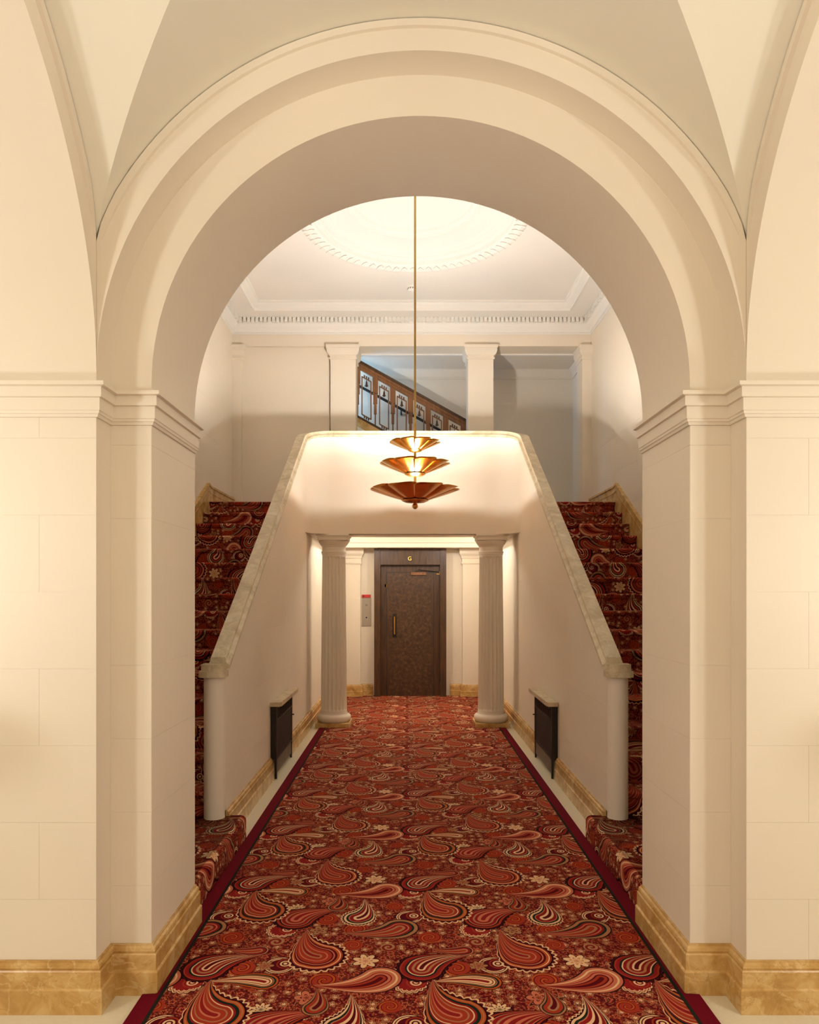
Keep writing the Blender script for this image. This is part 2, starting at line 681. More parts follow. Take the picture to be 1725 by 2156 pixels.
# vault webs
ceil_v = None
for k, (dx, dy) in enumerate(((0, 1), (-1, 0), (1, 0), (0, -1))):
    mb = MB()
    n = 48
    A_, B_ = [], []
    RX = R1 + .03
    for i in range(n + 1):
        t = -RX + 2 * RX * i / n
        z = ZC + math.sqrt(RV * RV - t * t)
        if dy:
            A_.append((t, YC + dy * abs(t), z)); B_.append((t, YC + dy * RX, z))
        else:
            A_.append((dx * abs(t), YC + t, z)); B_.append((dx * RX, YC + t, z))
    mb.strip(A_, B_)
    if k == 0:
        ceil_v = struct(mb, 'ceiling', 'vault', 'pale groin vault over the foyer in front of the archway', 'ceiling', smooth=True)
    else:
        mb.build('vault_web', 'vault', ceil_v, smooth=True, kind='structure')

# side bays and rear bay of the foyer (mostly out of frame)
for sx in (-1, 1):
    mb = MB()
    mb.face([(-4.3, -2.5, 0), (-4.3, 3.45, 0), (-4.3, 3.45, 3.9), (-4.3, -2.5, 3.9)])
    mb.face([(-4.3, 3.45, 0), (-1.95, 3.45, 0), (-1.95, 3.45, 3.9), (-4.3, 3.45, 3.9)])
    mb.face([(-4.3, -2.5, 3.9), (-1.95, -2.5, 3.9), (-1.95, 3.45, 3.9), (-4.3, 3.45, 3.9)])
    struct(mb, 'wall_side_bay_' + ('left' if sx < 0 else 'right'), 'wall', 'cream walls of the foyer bay on the %s' % ('left' if sx < 0 else 'right'), 'wall', mirror=(sx > 0))
mb = MB()
op = opening(R1, .24)
top = [(p[0], .24, p[2] if p[2] <= ZC else 3.9) for p in op]
op2 = opening(R1, .10)
mb.strip(op, op2)
out = [((-1.95 if p[0] < 0 else 1.95) if p[2] <= ZC else (p[0] * 1.95 / R1), .10, p[2] if p[2] <= ZC else 3.9) for p in op2]
mb.strip(op2, out)
struct(mb, 'wall_rear_arch', 'wall', 'cream wall of the arch behind the viewer', 'wall', smooth=True)
mb = MB()
mb.face([(-4.3, -2.5, 0), (4.3, -2.5, 0), (4.3, -2.5, 3.9), (-4.3, -2.5, 3.9)])
mb.face([(-1.95, -2.5, 3.9), (1.95, -2.5, 3.9), (1.95, .10, 3.9), (-1.95, .10, 3.9)])
struct(mb, 'wall_rear', 'wall', 'cream rear wall of the foyer behind the viewer', 'wall')

# imposts and baseboards of the two piers
IMP = [(-.002, 2.278), (.008, 2.278), (.010, 2.284), (.012, 2.289), (.016, 2.290), (.018, 2.300), (.021, 2.302), (.021, 2.349), (.031, 2.351), (.031, 2.389),
       (.046, 2.392), (.046, 2.407), (-.002, 2.407)]
BASE = [(-.002, 0), (.036, 0), (.036, .091), (.030, .096), (.028, .097), (.028, .158), (.024, .163), (.020, .163), (.022, .170),
        (.019, .180), (.010, .186), (.010, .192), (-.002, .192)]
pier = [(-1.95, Y1), (-R1, Y1), (-R1, Y2), (-R2, Y2), (-R2, Y3)]
for sx in (-1, 1):
    side = 'left' if sx < 0 else 'right'
    mb = MB().sweep(pier, IMP, side=-1)
    struct(mb, 'trim_5' if sx < 0 else 'trim_6', 'wall', 'stepped impost moulding around the %s arch pier' % side, 'moulding', mirror=(sx > 0))
    mb = MB().sweep(pier, BASE, side=-1)
    struct(mb, 'baseboard_' + side, 'marble', 'ochre marble baseboard around the %s arch pier' % side, 'baseboard', mirror=(sx > 0))


# ashlar blocks: thin slabs with fine joints
def clip(poly, a, b, c):
    """keep a*u+b*v<=c"""
    out = []
    for i in range(len(poly)):
        p, q = poly[i], poly[(i + 1) % len(poly)]
        dp, dq = a * p[0] + b * p[1] - c, a * q[0] + b * q[1] - c
        if dp <= 0: out.append(p)
        if dp * dq < 0:
            t = dp / (dp - dq)
            out.append((p[0] + (q[0] - p[0]) * t, p[1] + (q[1] - p[1]) * t))
    return out


def blocks(parent, place, nrm, u0, u1, v0, v1, bw, v_ref=.425, vh=.2955, cuts=(), off=0.0, mirror=False, mat='wall', thick=.0025):
    g = .0004
    k0 = math.floor((v0 - v_ref) / vh)
    k = k0
    while v_ref + k * vh < v1:
        a, c = max(v0, v_ref + k * vh), min(v1, v_ref + (k + 1) * vh)
        s = off + (bw / 2 if k % 2 else 0.0)
        i = math.floor((u0 - s) / bw)
        while s + i * bw < u1:
            l, r = max(u0, s + i * bw), min(u1, s + (i + 1) * bw)
            if r - l > .02 and c - a > .02:
                poly = [(l + g, a + g), (r - g, a + g), (r - g, c - g), (l + g, c - g)]
                for ct in cuts:
                    poly = clip(poly, *ct)
                    if len(poly) < 3: break
                if len(poly) >= 3:
                    m2 = MB().prism([place(u, v) for u, v in poly], nrm)
                    m2.build('stone_block', mat, parent, mirror=mirror)
            i += 1
        k += 1


for sx, par in ((-1, wall_fl), (1, wall_fr)):
    mir = sx > 0
    blocks(par, lambda u, v: (u, Y1, v), (0, -.0012, 0), -1.95, -R1, .193, 2.278, .62, off=-1.47 - .62 if sx < 0 else -1.80, mirror=mir)
    blocks(wall_arch, lambda u, v: (u, Y2, v), (0, -.0012, 0), -R1, -R2, .193, 2.278, 5.0, mirror=mir, off=-2.5)
    blocks(wall_arch, lambda u, v: (-R2, u, v), (.0012, 0, 0), Y2, Y3, .193, 2.278, 4.0, mirror=mir, off=2.0)

# ------------------------------------------------------------------ stair hall shell
r_, g_ = .1611, .2728
Z1N, HP = 4.6291, .15


def stair_h(y):      # nosing line
    return HP + r_ * (1 + (y - Z1N) / g_)


for sx in (-1, 1):
    side = 'left' if sx < 0 else 'right'
    mb = MB()
    mb.face([(-HALL, Y3, 0), (-HALL, 11.3, 0), (-HALL, 11.3, 5.6), (-HALL, Y3, 5.6)])
    w = struct(mb, 'wall_' + side, 'wall', 'tall cream wall beside the %s stair flight' % side, 'wall', mirror=(sx > 0))
    # blocks above the stair skirting
    sl = r_ / g_
    c0 = stair_h(Z1N) - sl * Z1N + .20
    blocks(w, lambda u, v: (-HALL, u, v), (.0012, 0, 0), Y3, 9.86, .30, 5.06, .9, cuts=((sl, -1, -c0),), mirror=(sx > 0), off=.3, vh=.45, v_ref=.4)

# hall ceiling with round recess
CX, CY, CR = 0.0, 7.46, 1.22
mb = MB()
inner, outer = [], []
x0, x1, yA, yB_ = -HALL, HALL, Y3, YB
NC = 96
angs = sorted(set([2 * PI * k / NC for k in range(NC)] + [math.atan2(yy - CY, xx - CX) % (2 * PI) for xx in (x0, x1) for yy in (yA, yB_)]))
for a in angs + [angs[0]]:
    c, s = math.cos(a), math.sin(a)
    t = 1e9
    if c > 1e-6: t = min(t, (x1 - CX) / c)
    if c < -1e-6: t = min(t, (x0 - CX) / c)
    if s > 1e-6: t = min(t, (yB_ - CY) / s)
    if s < -1e-6: t = min(t, (yA - CY) / s)
    inner.append((CX + CR * c, CY + CR * s, ZCEIL)); outer.append((CX + t * c, CY + t * s, ZCEIL))
mb.strip(inner, outer)
ceil_h = struct(mb, 'ceiling_hall', 'white', 'white ceiling of the stair hall around a round recess', 'ceiling')
prof = [(1.225, ZCEIL + .01), (1.22, ZCEIL - .015), (1.19, ZCEIL - .035), (1.14, ZCEIL - .04), (1.09, ZCEIL - .02), (1.06, ZCEIL + .0), (1.05, ZCEIL + .03),
        (1.02, ZCEIL + .03), (1.0, ZCEIL + .05), (.96, ZCEIL + .055), (.94, ZCEIL + .08), (.92, ZCEIL + .085), (.90, ZCEIL + .10)]
mb = MB().lathe((CX, CY, 0), prof, 96)
d_ring = mb.build('ceiling_ring_moulding', 'white', ceil_h, smooth=True, kind='structure', label='carved round moulding at the rim of the ceiling recess')
mb = MB().lathe((CX, CY, 0), [(.90, ZCEIL + .10), (.74, ZCEIL + .15), (.70, ZCEIL + .14), (.68, ZCEIL + .165), (.64, ZCEIL + .175), (.62, ZCEIL + .20),
                              (.58, ZCEIL + .21), (.3, ZCEIL + .30), (.001, ZCEIL + .33)], 96)
mb.build('ceiling_dome', 'white', ceil_h, smooth=True, kind='structure')
# carved leaves on the ring
leaf = []
for k in range(72):
    a = 2 * PI * k / 72
    m2 = MB()
    c, s = math.cos(a), math.sin(a)
    def at(r, t, z): return (CX + r * c - t * s, CY + r * s + t * c, z)
    m2.prism([at(1.20, -.016, ZCEIL - .034), at(1.15, -.040, ZCEIL - .038), at(1.10, -.03, ZCEIL - .030), at(1.075, 0, ZCEIL - .022), at(1.10, .03, ZCEIL - .030), at(1.15, .040, ZCEIL - .038), at(1.20, .016, ZCEIL - .034)], (0, 0, -.006))
    m2.build('carved_leaf', 'white', ceil_h)

# entablature, cornice and dentils
COR = [(-.02, 5.235), (.012, 5.235), (.012, 5.252), (.036, 5.256), (.036, 5.272), (.050, 5.30), (.075, 5.33), (.088, 5.355), (.095, 5.36), (.095, 5.437), (.33, 5.432),
       (.37, 5.432), (.377, 5.416), (.390, 5.418), (.392, 5.455), (.41, 5.462), (.44, 5.478), (.455, 5.50), (.475, 5.505), (.475, 5.531), (-.02, 5.531)]
mb = MB().sweep([(-HALL, Y3), (-HALL, YB), (HALL, YB), (HALL, Y3)], COR, side=-1)
cornice = struct(mb, 'trim_7', 'white', 'white plaster cornice with dentils around the stair hall ceiling', 'cornice')
me_d = MB().box(-.020, .020, -.034, 0, -.064, 0).build('dentil', 'white', cornice, merge=True)
me_d.location = (-HALL + .14, YB - .095, 5.435)
x = -HALL + .14 + .0577
while x < HALL - .13:
    d = me_d.copy(); COL.objects.link(d); d.location = (x, YB - .095, 5.435); d.parent = cornice
    x += .0577
for sx in (-1, 1):
    y = YB - .19
    while y > YB - 2.2:
        d = me_d.copy(); COL.objects.link(d); d.parent = cornice
        d.location = (sx * (HALL - .095), y, 5.435); d.rotation_euler = (0, 0, -sx * PI / 2)
        y -= .0577

mb = MB()
mb.box(-HALL, HALL, YB, YB + .32, 5.075, 5.55)
beam = struct(mb, 'trim_8', 'wall', 'cream beam over the square pillars below the cornice', 'beam')
mb = MB()
mb.box(-HALL, -1.16, YB + .045, YB + .25, ZTOP, 5.075)
struct(mb, 'wall_back_left', 'wall', 'plain cream wall panel left of the square pillars', 'wall')

# corridor behind the pillars
YW = 11.13
mb = MB()
mb.face([(-HALL, YW, 0), (HALL, YW, 0), (HALL, YW, 5.6), (-HALL, YW, 5.6)])
wall_b = struct(mb, 'wall_back', 'wall', 'cream rear wall behind the square pillars and lift door', 'wall')
mb = MB().box(-HALL, HALL, YB + .32, YW, 5.09, 5.2)
struct(mb, 'ceiling_corridor', 'wall', 'low ceiling of the upper passage behind the pillars', 'ceiling')
mb = MB().sweep([(-HALL, YB + .32), (HALL, YB + .32)], [(0, 5.055), (.035, 5.055), (.05, 5.08), (.05, 5.09), (0, 5.09), (0, 5.055)], side=1)
struct(mb, 'trim_9', 'white', 'thin white ceiling strip behind the beam of the upper passage', 'moulding')
mb = MB().sweep([(-.7, YW), (HALL, YW), (HALL, YB + .32)], [(0, 4.95), (.018, 4.95), (.018, 4.975), (.01, 4.98), (.012, 5.0), (.03, 5.05), (.07, 5.082), (.07, 5.09), (0, 5.09)], side=-1)
struct(mb, 'trim_10', 'wall', 'coved moulding at the top of the upper passage wall', 'moulding', smooth=True)
# daylight window at the left end of the upper passage
mb = MB().box(-HALL + .005, -HALL + .03, YB + .36, YW - .12, 3.3, 5.0)
win = struct(mb, 'window_1', 'sky', 'blue daylit window at the left end of the upper passage', 'window')
mb = MB()
for (a, b_, c, d) in ((YB + .33, YW - .09, 3.24, 3.3), (YB + .33, YW - .09, 5.0, 5.06), (YB + .33, YB + .37, 3.3, 5.0), (YW - .13, YW - .09, 3.3, 5.0), (YB + .72, YB + .75, 3.3, 5.0), (YB + .36, YW - .12, 4.2, 4.23)):
    mb.box(-HALL + .002, -HALL + .06, a, b_, c, d)
mb.build('window_frame', 'white', win, kind='structure')

# landing slab and the beam that faces the hall
LAND_Z0 = 2.31
mb = MB()
mb.box(-1.24, 1.24, 8.50, 8.92, LAND_Z0, ZTOP)
struct(mb, 'trim_11', 'wall', 'cream beam resting on the two fluted columns', 'beam')
mb = MB()
mb.box(-HALL, HALL, 8.745, YW, 2.62, ZTOP - .002)
struct(mb, 'floor_landing', 'floor', 'upper landing floor at the head of both stairs', 'floor')
# lobby fasciae with cove
mb = MB().box(-1.24, 1.24, 10.78, YW, 2.30, 2.385).box(-1.24, 1.24, 10.755, 10.80, 2.372, 2.387).box(-1.24, 1.24, 10.92, 10.97, 2.47, 2.485)
struct(mb, 'trim_12', 'wall', 'white lintel above the lift door', 'lintel')
mb = MB().box(-1.24, 1.24, 10.96, YW, 2.385, 2.62)
struct(mb, 'trim_13', 'wall', 'white stepped fascia above the lintel of the lift lobby', 'fascia')
for sx in (-1, 1):
    mb = MB().box(-1.24, -1.06, 8.92, 10.78, 2.30, 2.36)
    struct(mb, 'trim_14' if sx < 0 else 'trim_15', 'white', 'narrow light shelf along the %s side of the lift lobby' % ('left' if sx < 0 else 'right'), 'shelf', mirror=(sx > 0))

# ------------------------------------------------------------------ U-shaped balustrade wall with marble coping
XI, TH, TN = 1.24, .097, .135      # inner face, wall thickness, width of the rounded end
YF, ZF = 4.555, 1.145              # front end of the coping
YT, ZT = 8.47, 3.537               # balcony face
RC = .30
slope = (ZT - .045 - ZF) / (YT - RC * .55 - YF)


def cop_z(y):
    return ZF + slope * (y - YF)


path = []      # (inner x, inner y, outer x, outer y, top z, bottom z)
rb = TN / 2
ys = [YF + rb + (YT - RC - YF - rb) * k / 24 for k in range(25)]
for y in ys:
    path.append((-XI, y, -XI - TH, y, cop_z(y), 0.0))
for k in range(1, 13):
    a = PI / 2 * k / 12
    cx, cy = -XI + RC, YT - RC
    xi, yi = cx - RC * math.cos(a), cy + RC * math.sin(a)
    xo, yo = cx - (RC + TH) * math.cos(a), cy + (RC + TH) * math.sin(a)
    zs = cop_z(ys[-1])
    f = k / 12
    z = zs + (ZT - zs) * (1 - (1 - f) ** 2.0)
    path.append((xi, yi, xo, yo, z, LAND_Z0))
half = path[:]
full = half + [(-p[0], p[1], -p[2], p[3], p[4], p[5]) for p in reversed(half)]
CT = .075      # coping thickness
mb = MB()
IN_T = [(p[0], p[1], p[4] - CT + .01) for p in full]
OUT_T = [(p[2], p[3], p[4] - CT + .01) for p in full]


def bot(i):
    return full[i][5]


for i in range(len(full) - 1):
    p, q = full[i], full[i + 1]
    zb = max(p[5], q[5])
    for k in (0, 1):
        a0, a1 = (p[2 * k], p[2 * k + 1]), (q[2 * k], q[2 * k + 1])
        mb.face([(a0[0], a0[1], zb), (a1[0], a1[1], zb), (a1[0], a1[1], q[4] - CT + .01), (a0[0], a0[1], p[4] - CT + .01)])
    mb.face([IN_T[i], IN_T[i + 1], OUT_T[i + 1], OUT_T[i]])
    if zb > 0:
        mb.face([(p[0], p[1], zb), (q[0], q[1], zb), (q[2], q[3], zb), (p[2], p[3], zb)])
# rounded front ends
for sx in (-1, 1):
    cx = sx * (XI + TN / 2)
    cy = YF + rb
    row0, row1 = [], []
    for k in range(17):
        a = PI + PI * k / 16
        row0.append((cx + rb * math.cos(a), cy + rb * math.sin(a), 0.0))
        row1.append((cx + rb * math.cos(a), cy + rb * math.sin(a), ZF - CT + .01))
    row0.append((cx + rb, cy + .10, 0.0)); row1.append((cx + rb, cy + .10, ZF - CT + .01))
    row0.insert(0, (cx - rb, cy + .10, 0.0)); row1.insert(0, (cx - rb, cy + .10, ZF - CT + .01))
    mb.strip(row0, row1)
    mb.face(row1)
    mb.face([row0[0], row0[-1], row1[-1], row1[0]])
# lower walls below the landing, to the lift wall
for sx in (-1, 1):
    mb.box(sx * XI, sx * (XI + TH), YT - RC, YW, 0, 2.62)
balu = struct(mb, 'wall_balustrade', 'wall', 'cream balustrade wall rising along both stairs and across the balcony', 'wall', smooth=True)

# ashlar blocks on the corridor faces of the balustrade wall
for sx in (-1, 1):
    c1 = ZF - CT - slope * YF
    blocks(balu, lambda u, v: (-XI, u, v), (.0012, 0, 0), YF + rb, YT - RC, .193, 3.3, .92, cuts=((-slope, 1, c1),), mirror=(sx > 0), off=.2, vh=.2955 * 1.5, thick=.002)

# coping: moulded profile swept along the wall top, in lengths with fine joints
PROF = [(-.030, -CT), (-.030, -CT + .024), (-.024, -CT + .030), (-.012, -CT + .036), (-.006, -CT + .046), (-.006, -.004), (-.002, 0),
        (TH - .008, 0), (TH - .004, -.004), (TH - .002, -.03), (TH + .006, -.036), (TH + .006, -CT)]


def cop_row(p):
    ix, iy, ox, oy, z, _ = p
    d = Vector((ox - ix, oy - iy, 0)).normalized()
    return [(ix + d.x * o, iy + d.y * o, z + h) for o, h in PROF]


def coping_len(pts, parent):
    m2 = MB()
    rows = [cop_row(p) for p in pts]
    n = len(PROF)
    for i in range(len(rows) - 1):
        for k in range(n):
            j = (k + 1) % n
            m2.face([rows[i][k], rows[i + 1][k], rows[i + 1][j], rows[i][j]])
    m2.face(rows[0][::-1]); m2.face(rows[-1])
    return m2.build('coping_stone', 'coping', parent, smooth=True, label=None)


def lerp(p, q, t): return tuple(a + (b_ - a) * t for a, b_ in zip(p, q))


nh = len(half)
cuts_i = [0, 5, 10, 15, 20, 24]
def seg(a, b_):
    pts = full[a:b_ + 1]
    L = [pts[0]] + pts[1:]
    e = .0010 / max(1e-3, math.dist(pts[0][:2], pts[1][:2]))
    e2 = .0010 / max(1e-3, math.dist(pts[-1][:2], pts[-2][:2]))
    L[0] = lerp(pts[0], pts[1], e); L[-1] = lerp(pts[-1], pts[-2], e2)
    return coping_len(L, balu)
N_ = len(full)
for a, b_ in zip(cuts_i[:-1], cuts_i[1:]):
    seg(a, b_); seg(N_ - 1 - b_, N_ - 1 - a)
seg(24, nh - 1); seg(nh, N_ - 25)
# balcony front in three stones
P0, P1 = full[nh - 1], full[nh]
for t0, t1 in ((0, .36), (.36, .68), (.68, 1)):
    coping_len([lerp(P0, P1, t0 + .0006), lerp(P0, P1, t1 - .0006)], balu)
# end blocks of the coping: two-tier stone
for sx in (-1, 1):
    m2 = MB()
    xc = -(XI + TN / 2)
    def outl(w, yf, rr):
        pts = []
        for k in range(13):
            a = PI + .18 + (PI - .36) * k / 12
            pts.append((xc + w * math.cos(a) / math.cos(.18), yf + rr * (1 + math.sin(a)), 0))
        return pts
    lo = [(x_, y_, ZF - CT - .006) for x_, y_, _ in outl(TN / 2 + .018, YF - .035, .05)] + [(xc + TN / 2 + .018, YF + rb + .02, ZF - CT - .006), (xc - TN / 2 - .018, YF + rb + .02, ZF - CT - .006)]
    m2.prism(lo, (0, 0, .040))
    up = [(x_, y_, ZF - CT + .034) for x_, y_, _ in outl(TN / 2 + .004, YF - .022, .04)] + [(xc + TN / 2 + .004, YF + rb + .03, ZF - CT + .034), (xc - TN / 2 - .004, YF + rb + .03, ZF - CT + .034)]
    m2.prism(up, (0, 0, .043))
    m2.build('coping_end_stone', 'coping', balu, mirror=(sx > 0))

# corridor baseboards
for sx in (-1, 1):
    side = 'left' if sx < 0 else 'right'
    mb = MB().sweep([(-XI, 4.64), (-XI, 6.12)], BASE, side=-1)
    b1 = struct(mb, 'baseboard_corridor_' + side, 'marble', 'ochre marble baseboard along the %s balustrade wall' % side, 'baseboard', mirror=(sx > 0))
    mb = MB().sweep([(-XI, 7.01), (-XI, 11.02), (-.79, 11.02), (-.79, YW), (-.60, YW)], BASE, side=-1)
    mb.build('baseboard_run', 'marble', b1, mirror=(sx > 0), kind='structure')

# lobby pilasters on the lift wall
for sx in (-1, 1):
    mb = MB().box(-XI, -.79, 11.02, YW, 0, 2.30)
    side = 'left' if sx < 0 else 'right'
    pl = struct(mb, 'trim_16' if sx < 0 else 'trim_17', 'wall', 'flat white pilaster on the lift wall behind the %s column' % side, 'pilaster', mirror=(sx > 0))
    m2 = MB().sweep([(-XI, 11.02), (-.79, 11.02), (-.79, YW)], [(0, 2.06), (.016, 2.06), (.020, 2.08), (.008, 2.09), (.008, 2.14), (.02, 2.15), (.024, 2.18), (.045, 2.21), (.05, 2.22), (.05, 2.30), (0, 2.30)], side=-1)
    m2.build('capital', 'wall', pl, mirror=(sx > 0))

# ------------------------------------------------------------------ staircases
def step_profile(z_prev, z_top, y_face, y_back, nose=.022, rad=.018):
    """carpet cross-section (y,z) from the riser foot over the nosing to the back of the tread"""
    pts = [(y_face + nose, z_prev), (y_face + nose, z_top - .05)]
    pts += [(y_face + nose * .45, z_top - .042)]
    for k in range(7):
        a = PI + (-PI / 2) * k / 6
        pts.append((y_face + rad + rad * math.cos(a), z_top - rad + rad * math.sin(a)))
    pts.append((y_back, z_top))
    return pts


for sx in (-1, 1):
    side = 'left' if sx < 0 else 'right'
    st = thing('staircase', (sx * 1.93, 4.6, 0), 'flight of stairs with paisley carpet on the %s of the passage' % side, 'staircase', 'pair of carpeted stairs')
    mir = sx > 0
    xa, xb = -HALL + .035, -XI - TH - .001
    vrun = 0.37 * (sx > 0)
    # low carpeted platform at the foot
    m2 = MB()
    xe, rad = -1.112, .035
    prof = [(-HALL + .004, HP)] + [(xe - rad + rad * math.sin(PI / 2 * k / 6), HP - rad + rad * math.cos(PI / 2 * k / 6)) for k in range(7)] + [(xe, 0.0)]
    run = [0]
    for p, q in zip(prof[:-1], prof[1:]):
        run.append(run[-1] + math.dist(p, q))
    ya, yb = Y3 + .004, 4.665
    for i in range(len(prof) - 1):
        (x_a, z_a), (x_b, z_b) = prof[i], prof[i + 1]
        u_a, u_b = -HALL + run[i], -HALL + run[i + 1]
        m2.face([(x_a, ya, z_a), (x_b, ya, z_b), (x_b, yb, z_b), (x_a, yb, z_a)], [(u_a, ya), (u_b, ya), (u_b, yb), (u_a, yb)])
    m2.face([(xe, yb, 0), (xe, yb, HP - rad), (xe - rad, yb, HP), (-XI - .05, yb, HP), (-XI - .05, yb, 0)],
            [(xe, yb), (xe, yb + HP), (xe - rad, yb + HP), (-XI, yb + HP), (-XI, yb)])
    m2.face([(xe, ya, 0), (xe, ya, HP - rad), (xe - rad, ya, HP), (-XI - .05, ya, HP), (-XI - .05, ya, 0)],
            [(xe, ya), (xe, ya + HP), (xe - rad, ya + HP), (-XI, ya + HP), (-XI, ya)])
    m2.build('platform_step', 'carpet', st, mirror=mir, smooth=True)
    for n in range(1, 17):
        z0, z1 = HP + r_ * (n - 1), HP + r_ * n
        yf = Z1N + g_ * (n - 1)
        yb = yf + g_ + .03 if n < 16 else YB + .32
        pts = step_profile(z0 - .002, z1, yf, yb)
        m2 = MB()
        v = vrun
        for i in range(len(pts) - 1):
            (y_a, z_a), (y_b, z_b) = pts[i], pts[i + 1]
            L = math.dist(pts[i], pts[i + 1])
            m2.face([(xa, y_a, z_a), (xb, y_a, z_a), (xb, y_b, z_b), (xa, y_b, z_b)], [(xa, v), (xb, v), (xb, v + L), (xa, v + L)])
            v += L
        vrun += .391
        # solid sides
        for xx in (xa, xb):
            m2.face([(xx, y, z) for y, z in pts] + [(xx, pts[-1][0], z0 - .05)], [(xx, y) for y, z in pts] + [(xx, 0)])
        m2.build('step', 'carpet', st, mirror=mir, smooth=True)
    # marble skirting that climbs the wall
    m2 = MB()
    sl = r_ / g_
    yA, yB2, yC2 = 4.0, 8.72, YB + .05
    def sk(y): return HP + .22 if y < Z1N - .1 else stair_h(y) + .155
    low = [(y, 0.0) for y in (Y3 + .03,)]
    poly = [(Y3 + .01, HP - .05), (Y3 + .01, HP + .19), (4.37, HP + .19), (yB2, ZTOP + .215), (8.80, ZTOP + .19), (YB, ZTOP + .19), (YB, ZTOP - .25), (yB2, ZTOP - .3), (4.6, HP - .05)]
    m2.prism([(-HALL, y, z) for y, z in poly], (.030, 0, 0))
    sk_o = m2.build('marble_skirting', 'marble', st, mirror=mir)
    # bead along its top
    m3 = MB()
    for (ya_, za_), (yb_, zb_) in zip(poly[1:5], poly[2:6]):
        m3.prism([(-HALL, ya_, za_ - .012), (-HALL, yb_, zb_ - .012), (-HALL, yb_, zb_ + .012), (-HALL, ya_, za_ + .012)], (.043, 0, 0))
        m3.prism([(-HALL, ya_, za_ - .085), (-HALL, yb_, zb_ - .085), (-HALL, yb_, zb_ - .079), (-HALL, ya_, za_ - .079)], (.036, 0, 0))
    m3.build('skirting_bead', 'marble', sk_o, mirror=mir)

# ------------------------------------------------------------------ carpet in the passage
mb = MB()
CW, CB = 1.03, 1.105
carp = thing('carpet', (0, 3.0, 0), 'red paisley carpet with burgundy border running down the passage', 'carpet')
m2 = MB()
m2.face([(-CW + .008, -2.3, .012), (CW - .008, -2.3, .012), (CW - .008, 8.44, .012), (-CW + .008, 8.44, .012)])
m2.face([(-.745, 8.44, .012), (.745, 8.44, .012), (.745, 8.9, .012), (-.745, 8.9, .012)])
m2.face([(-1.205, 8.9, .012), (1.205, 8.9, .012), (1.205, 11.0, .012), (-1.205, 11.0, .012)])
m2.face([(-.755, 11.0, .012), (.755, 11.0, .012), (.755, YW, .012), (-.755, YW, .012)])
m2.build('paisley_field', 'carpet', carp)
for sx in (-1, 1):
    m2 = MB()
    m2.prism([(-CW - .006, -2.3, 0), (-CB, -2.3, 0), (-CB, Y2 - .045, 0), (-1.052, Y2 - .04, 0), (-1.05, Y3 + .01, 0), (-CB, Y3 + .01, 0), (-CB, 8.44, 0), (-CW - .006, 8.44, 0)], (0, 0, .0125))
    m2.build('border', 'border', carp, mirror=(sx > 0), label='plain burgundy border')
    m2 = MB().box(-CW - .006, -CW + .008, -2.3, 8.44, 0, .0135)
    m2.build('binding_line', 'line', carp, mirror=(sx > 0), label='dark green line')

# ------------------------------------------------------------------ fluted columns
def make_column(cx, cy, label):
    t = thing('fluted_column', (cx, cy, 0), label, 'column', 'fluted columns')
    MB().box(cx - .208, cx + .208, cy - .208, cy + .208, 0, .055).build('plinth', 'marble', t, bevel=.003, label='ochre marble plinth')
    prof = [(.0, .055), (.180, .055), (.196, .066), (.206, .085), (.208, .105), (.203, .125), (.190, .140), (.174, .148), (.170, .155)]
    MB().lathe((cx, cy, 0), prof, 48).build('base', 'wall', t, smooth=True)
    NF = 20
    zb0, zt0 = .155, 2.07
    rows = []
    def flute(a, z):
        zz = z
        e = min(1, max(0, (zz - .19) / .025)) * min(1, max(0, (2.05 - zz) / .02))
        ph = (a * NF / (2 * PI)) % 1.0
        f = math.sin(PI * ph) ** .7
        return 1 - .12 * e * f
    def rad_at(z):
        u = (z - zb0) / (zt0 - zb0)
        return .1585 - .0175 * u - .004 * u * (1 - u) * -1
    zs = [.155, .17, .185, .19, .20, .207, .215] + [.215 + (2.03 - .215) * k / 12 for k in range(1, 13)] + [2.04, 2.046, 2.05, zt0]
    MB().lathe((cx, cy, 0), [(rad_at(z) if z > .17 else .1585 + (.17 - z) * .4, z) for z in zs], NF * 8, flute=flute).build('shaft', 'wall', t, smooth=True)
    MB().lathe((cx, cy, 0), [(.141, 2.07), (.147, 2.074), (.147, 2.088), (.150, 2.09), (.153, 2.10), (.150, 2.112), (.142, 2.114), (.142, 2.165), (.150, 2.17), (.150, 2.178), (.160, 2.188),
                             (.172, 2.205), (.182, 2.225), (.184, 2.24), (.0, 2.242)], 64).build('capital', 'wall', t, smooth=True)
    MB().sweep([(cx - .18, cy - .18), (cx + .18, cy - .18), (cx + .18, cy + .18), (cx - .18, cy + .18)],
               [(-.18, 2.242), (0.0, 2.242), (0.002, 2.285), (.016, 2.290), (.016, 2.311), (-.18, 2.311)], side=-1, closed=True).build('abacus', 'wall', t)
    return t


make_column(-.955, 8.66, 'pale fluted column at the left of the lift lobby')
make_column(.955, 8.66, 'pale fluted column at the right of the lift lobby')

# ------------------------------------------------------------------ square pillars and wall responds upstairs
CAP = [(0, 4.885), (.012, 4.885), (.018, 4.895), (.018, 4.905), (.006, 4.908), (.006, 4.935), (.022, 4.945), (.040, 4.97), (.048, 4.995), (.048, 5.03), (.056, 5.033), (.056, 5.078), (0, 5.078)]
def pillar(cx, label):
    t = thing('square_pillar', (cx, YB + .16, ZTOP), label, 'pillar', 'square pillars of the landing')
    w = .178
    MB().box(cx - w, cx + w, YB - .015, YB + .30, ZTOP, 5.07).build('shaft', 'wall', t)
    MB().sweep([(cx - w, YB - .015), (cx + w, YB - .015), (cx + w, YB + .30), (cx - w, YB + .30)], CAP, side=-1, closed=True).build('capital', 'wall', t)


